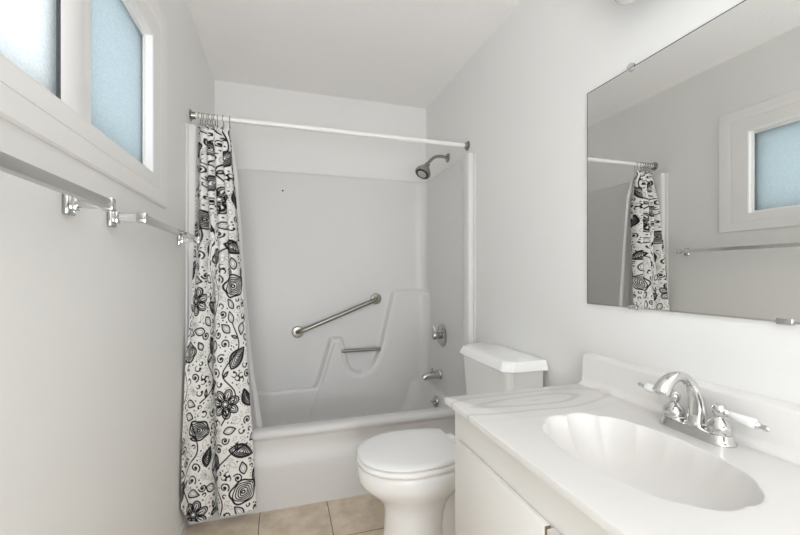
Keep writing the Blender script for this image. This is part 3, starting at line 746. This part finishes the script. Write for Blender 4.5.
# ------------------------------------------------------------------ vanity top with integral shell basin
vt = thing('sink_counter', (0.77, 0.643, 0.785), 'cream swirled cultured marble vanity top with scalloped oval sink', 'sink top')
ZV = 0.785
VX0, VX1, VTY0, VTY1 = 0.482, XR - 0.001, 0.186, 1.095
scx, scy = 0.731, 0.645
NS = 240
def basin_outline(f, scal=1.0):
    out = []
    for k in range(NS):
        th = 2 * math.pi * k / NS
        c, s = math.cos(th), math.sin(th)
        ex = 2.3; a, b_ = 0.145, 0.214
        r = (abs(c / a) ** ex + abs(s / b_) ** ex) ** (-1 / ex)
        end = s ** 1.5 if s > 0 else 0.22 * abs(s) ** 1.5
        lob = abs(math.sin(7 * th + math.pi / 2 * 1.0))       # inward cusps
        r *= 1 + scal * (0.058 * end + 0.010) * (lob ** 0.7 - 0.75)
        out.append((scx + r * f * c, scy + r * f * s))
    return out
def rect_at():
    out = []
    for k in range(NS):
        th = 2 * math.pi * k / NS; c, s = math.cos(th), math.sin(th)
        tx = ((VX1 - scx) if c > 0 else (VX0 - scx)) / c if abs(c) > 1e-9 else 1e9
        ty = ((VTY1 - scy) if s > 0 else (VTY0 - scy)) / s if abs(s) > 1e-9 else 1e9
        t_ = min(tx, ty); out.append([scx + t_ * c, scy + t_ * s])
    for cxn in (VX0, VX1):                                     # snap one vertex to every corner
        for cyn in (VTY0, VTY1):
            j = min(range(NS), key=lambda q: (out[q][0] - cxn) ** 2 + (out[q][1] - cyn) ** 2); out[j] = [cxn, cyn]
    return out
rect = rect_at()
def inset(d): return [(min(max(x, VX0 + d), VX1 - d), min(max(y, VTY0 + d), VTY1 - d)) for x, y in rect]
bo = basin_outline(1.0)
bm = bmesh.new()
loops = [[(x, y, ZV - 0.021) for x, y in inset(0.004)], [(x, y, ZV - 0.018) for x, y in inset(0.0)], [(x, y, ZV - 0.005) for x, y in inset(0.0)], [(x, y, ZV - 0.0015) for x, y in inset(0.0015)], [(x, y, ZV) for x, y in inset(0.005)]]
loops += [[(x, y, ZV) for x, y in basin_outline(1.045)], [(x, y, ZV) for x, y in basin_outline(1.018)], [(x, y, ZV - 0.0012) for x, y in basin_outline(1.008)]]
loft(bm, loops, False, False)
finish('countertop', bm, M_marble, vt, 30)
bm = bmesh.new()
prof = [(1.008, -0.0012, 1), (1.0, -0.004, 1), (0.985, -0.012, .95), (0.955, -0.028, .85), (0.90, -0.050, .7), (0.82, -0.075, .5), (0.70, -0.098, .3), (0.55, -0.114, .12), (0.38, -0.122, .03), (0.2, -0.126, 0.0), (0.085, -0.128, 0.0)]
loft(bm, [[(x, y, ZV + dz) for x, y in basin_outline(f, sc_)] for f, dz, sc_ in prof], False, False)
finish('basin', bm, M_marble, vt, 60)
bm = bmesh.new(); lathe(bm, (scx, scy, ZV - 0.133), (0, 0, 1), [(0, 0.022), (0.006, 0.022), (0.0075, 0.019), (0.0055, 0.015), (0.009, 0.012), (0.010, 0)], 24); finish('drain', bm, M_chrome, vt, 40)
bm = bmesh.new()                                               # coved backsplash
pr = [(XR - 0.001, 0.0), (XR - 0.070, 0.0002), (XR - 0.058, 0.003), (XR - 0.050, 0.010), (XR - 0.047, 0.022), (XR - 0.044, 0.092), (XR - 0.041, 0.0985), (XR - 0.036, 0.101), (XR - 0.001, 0.102)]
loft(bm, [[(x, y, ZV + z) for x, z in pr] for y in (VTY0, VTY1 - 0.001)])
finish('backsplash', bm, M_marble, vt, 40)

# ------------------------------------------------------------------ faucet
FX, FY = 0.952, 0.668
fa = thing('faucet', (FX, FY, ZV), 'chrome two-handle sink faucet with white porcelain levers', 'faucet')
bm = bmesh.new()
def stadium(hx, hy, z, n_=14):
    pts = []
    for sgn, a0 in ((1, 0), (-1, 180)):
        for k in range(n_ + 1):
            a = R(a0 + 180 * k / n_); pts.append((FX + hx * math.cos(a), FY + sgn * (hy - hx) + hx * math.sin(a), z))
    return pts
loft(bm, [stadium(0.031, 0.084, ZV + 0.0004), stadium(0.031, 0.084, ZV + 0.004), stadium(0.0285, 0.080, ZV + 0.009), stadium(0.027, 0.078, ZV + 0.017), stadium(0.0255, 0.0765, ZV + 0.021), stadium(0.021, 0.072, ZV + 0.023)])
finish('base_plate', bm, M_chrome, fa, 40)
bm = bmesh.new()
cv = smooth_path([(FX + 0.004, FY, ZV + 0.020), (FX + 0.006, FY, ZV + 0.050), (FX + 0.001, FY, ZV + 0.085), (FX - 0.016, FY, ZV + 0.119), (FX - 0.043, FY, ZV + 0.138), (FX - 0.072, FY, ZV + 0.139), (FX - 0.096, FY, ZV + 0.126), (FX - 0.108, FY, ZV + 0.110)], 5)
nr = len(cv)
rad = [0.0205 - 0.0085 * sm(min(1, i / (nr * .55))) + 0.0065 * sm(max(0, (i / (nr - 1) - .60) / .40)) for i in range(nr)]
tube(bm, cv, rad, 20)
spt = finish('spout', bm, M_chrome, fa, 60)
bm = bmesh.new(); dv = (cv[-1] - cv[-2]).normalized(); lathe(bm, cv[-1] - dv * 0.002, dv, [(0, 0.0180), (0.003, 0.0188), (0.007, 0.0182), (0.009, 0.014), (0.007, 0.012)], 20); finish('aerator', bm, M_chrome, spt, 40)
bm = bmesh.new(); lathe(bm, (FX + 0.004, FY, ZV + 0.020), (0, 0, 1), [(0, 0.024), (0.005, 0.024), (0.009, 0.020)], 24); finish('spout_collar', bm, M_chrome, fa, 40)
for sgn in (1, -1):
    hy = FY + sgn * 0.0525
    bm = bmesh.new(); lathe(bm, (FX, hy, ZV + 0.021), (0, 0, 1), [(0, 0.024), (0.004, 0.025), (0.006, 0.0225), (0.012, 0.0235), (0.020, 0.0225), (0.028, 0.018), (0.034, 0.012), (0.038, 0.0095), (0.042, 0.0115), (0.050, 0.0145), (0.057, 0.0145), (0.063, 0.0110), (0.067, 0.0060), (0.068, 0.0)], 24)
    hd_ = finish('handle', bm, M_chrome, fa, 45)
    s0 = Vector((FX, hy, ZV + 0.073)); ax = Vector((-0.10 if sgn > 0 else 0.0, sgn, -0.10 if sgn < 0 else 0.06)).normalized()
    bm = bmesh.new(); lathe(bm, s0 + ax * 0.008, ax, [(0, 0.006), (0.006, 0.007), (0.010, 0.0095), (0.013, 0.0065)], 16); finish('lever_ferrule', bm, M_chrome, hd_, 45)
    bm = bmesh.new(); lathe(bm, s0 + ax * 0.072, ax, [(0, 0.008), (0.003, 0.0085), (0.006, 0.006), (0.009, 0.0045), (0.014, 0.006), (0.020, 0.0055), (0.024, 0.002)], 16); finish('lever_finial', bm, M_chrome, hd_, 45)
    bm = bmesh.new(); lathe(bm, s0 + ax * 0.019, ax, [(0, 0.0055), (0.004, 0.0075), (0.018, 0.0088), (0.040, 0.0112), (0.049, 0.0112), (0.054, 0.0085)], 20)
    tag(finish('porcelain_lever', bm, M_porc, hd_, 50), 'white porcelain lever')

# ------------------------------------------------------------------ toilet (faces -x, centred on y = 1.54)
TY = 1.540
to = thing('toilet', (0.66, TY, 0), 'white two-piece toilet with closed lid between the tub and the vanity', 'toilet')
def egg(xf, xb, hw, z, n_=48, ex=2.15, wx=0.55, flat=0.0):
    xm = xf + (xb - xf) * wx; out = []
    for k in range(n_):
        a = 2 * math.pi * k / n_; c, s = math.cos(a), math.sin(a)
        cx2 = math.copysign(abs(c) ** (2 / ex), c); sy = math.copysign(abs(s) ** (2 / ex), s)
        x = xm + cx2 * ((xb - xm) if c > 0 else (xm - xf)); out.append((x, TY + hw * sy, z))
    return out
bm = bmesh.new()
loft(bm, [egg(.388, .68, .118, 0), egg(.392, .68, .115, .018), egg(.402, .67, .104, .05), egg(.408, .665, .099, .11), egg(.408, .67, .099, .165), egg(.402, .68, .103, .205), egg(.380, .70, .120, .24), egg(.350, .73, .141, .268),
          egg(.322, .755, .158, .292), egg(.304, .775, .170, .312), egg(.2965, .785, .176, .328), egg(.2945, .79, .178, .345), egg(.294, .79, .179, .372), egg(.297, .789, .176, .380), egg(.309, .785, .166, .3845)])
finish('bowl', bm, M_china, to, 60)
bm = bmesh.new()                                               # rear foot, trapway and tank shelf
def rr3(x0, x1, hw, z, r): return [(x, y, z) for x, y in rrect(x0, x1, TY - hw, TY + hw, r, 5)]
loft(bm, [rr3(.60, .93, .088, 0, .04), rr3(.60, .92, .080, .02, .04), rr3(.60, .90, .066, .06, .04), rr3(.60, .90, .064, .20, .04), rr3(.62, .93, .085, .28, .04), rr3(.66, 1.0, .125, .335, .04), rr3(.68, 1.02, .140, .365, .04), rr3(.68, 1.02, .140, .388, .04), rr3(.69, 1.01, .134, .392, .04)])
finish('foot', bm, M_china, to, 50)
def lidloop(xf, xb, hw, z, hb=0.135, n_=60):
    """egg outline cut off straight at the back"""
    out = []
    xm = xf + 0.215
    for k in range(n_ + 1):
        a = R(-100 + 0) if False else math.pi * k / n_          # front half: from +y side round to -y side
        out.append((xm - (xm - xf) * math.sin(a) ** (2 / 2.1), TY + math.copysign(abs(math.cos(a)) ** (2 / 2.1), math.cos(a)) * hw, z))
    for k in range(1, 13):
        t_ = k / 12; out.append((xm + (xb - xm) * t_, TY - (hw + (hb - hw) * t_ ** 2.2), z))
    for k in range(12, 0, -1):
        t_ = k / 12; out.append((xm + (xb - xm) * t_, TY + (hw + (hb - hw) * t_ ** 2.2), z))
    return out
bm = bmesh.new()
loft(bm, [lidloop(.312, .735, .166, .3875), lidloop(.299, .738, .177, .3885), lidloop(.294, .74, .181, .393), lidloop(.292, .74, .183, .400), lidloop(.293, .74, .182, .406), lidloop(.299, .738, .177, .4105), lidloop(.312, .735, .166, .4115)])
finish('seat', bm, M_seat, to, 50)
bm = bmesh.new()
loft(bm, [lidloop(.316, .712, .162, .4150), lidloop(.303, .716, .173, .4155), lidloop(.298, .719, .179, .4175), lidloop(.294, .720, .182, .421), lidloop(.295, .720, .181, .428), lidloop(.300, .717, .176, .4325), lidloop(.32, .70, .158, .4365, .12), lidloop(.36, .67, .12, .4395, .09), lidloop(.42, .63, .06, .441, .05)])
finish('lid', bm, M_seat, to, 40)
for sgn in (1, -1):
    bm = bmesh.new(); box(bm, (.722, TY + sgn * .075 - .022, .392), (.76, TY + sgn * .075 + .022, .424), .007, 3); finish('hinge_cap', bm, M_seat, to, 40)
bm = bmesh.new()
def tank_loop(x0, x1, hw, z, ch=0.022): return [(x0 + ch, TY - hw, z), (x1, TY - hw, z), (x1, TY + hw, z), (x0 + ch, TY + hw, z), (x0, TY + hw - ch, z), (x0, TY - hw + ch, z)]
loft(bm, [tank_loop(.895, 1.035, .185, .392), tank_loop(.885, 1.037, .19, .40), tank_loop(.862, 1.038, .206, .775)])
bmesh.ops.bevel(bm, geom=[e for e in bm.edges if abs(e.verts[0].co.z - e.verts[1].co.z) > .1], offset=.006, segments=3, affect='EDGES')
finish('tank', bm, M_china, to, 40)
bm = bmesh.new()
loft(bm, [tank_loop(.846, 1.044, .221, .771, .032), tank_loop(.843, 1.046, .223, .774, .033), tank_loop(.846, 1.046, .221, .786, .033), tank_loop(.858, 1.046, .213, .808, .031), tank_loop(.862, 1.044, .210, .812, .030), tank_loop(.872, 1.038, .200, .8145, .027)])
bmesh.ops.bevel(bm, geom=[e for e in bm.edges if abs(e.verts[0].co.z - e.verts[1].co.z) > .002], offset=.004, segments=2, affect='EDGES')
finish('tank_lid', bm, M_china, to, 30)
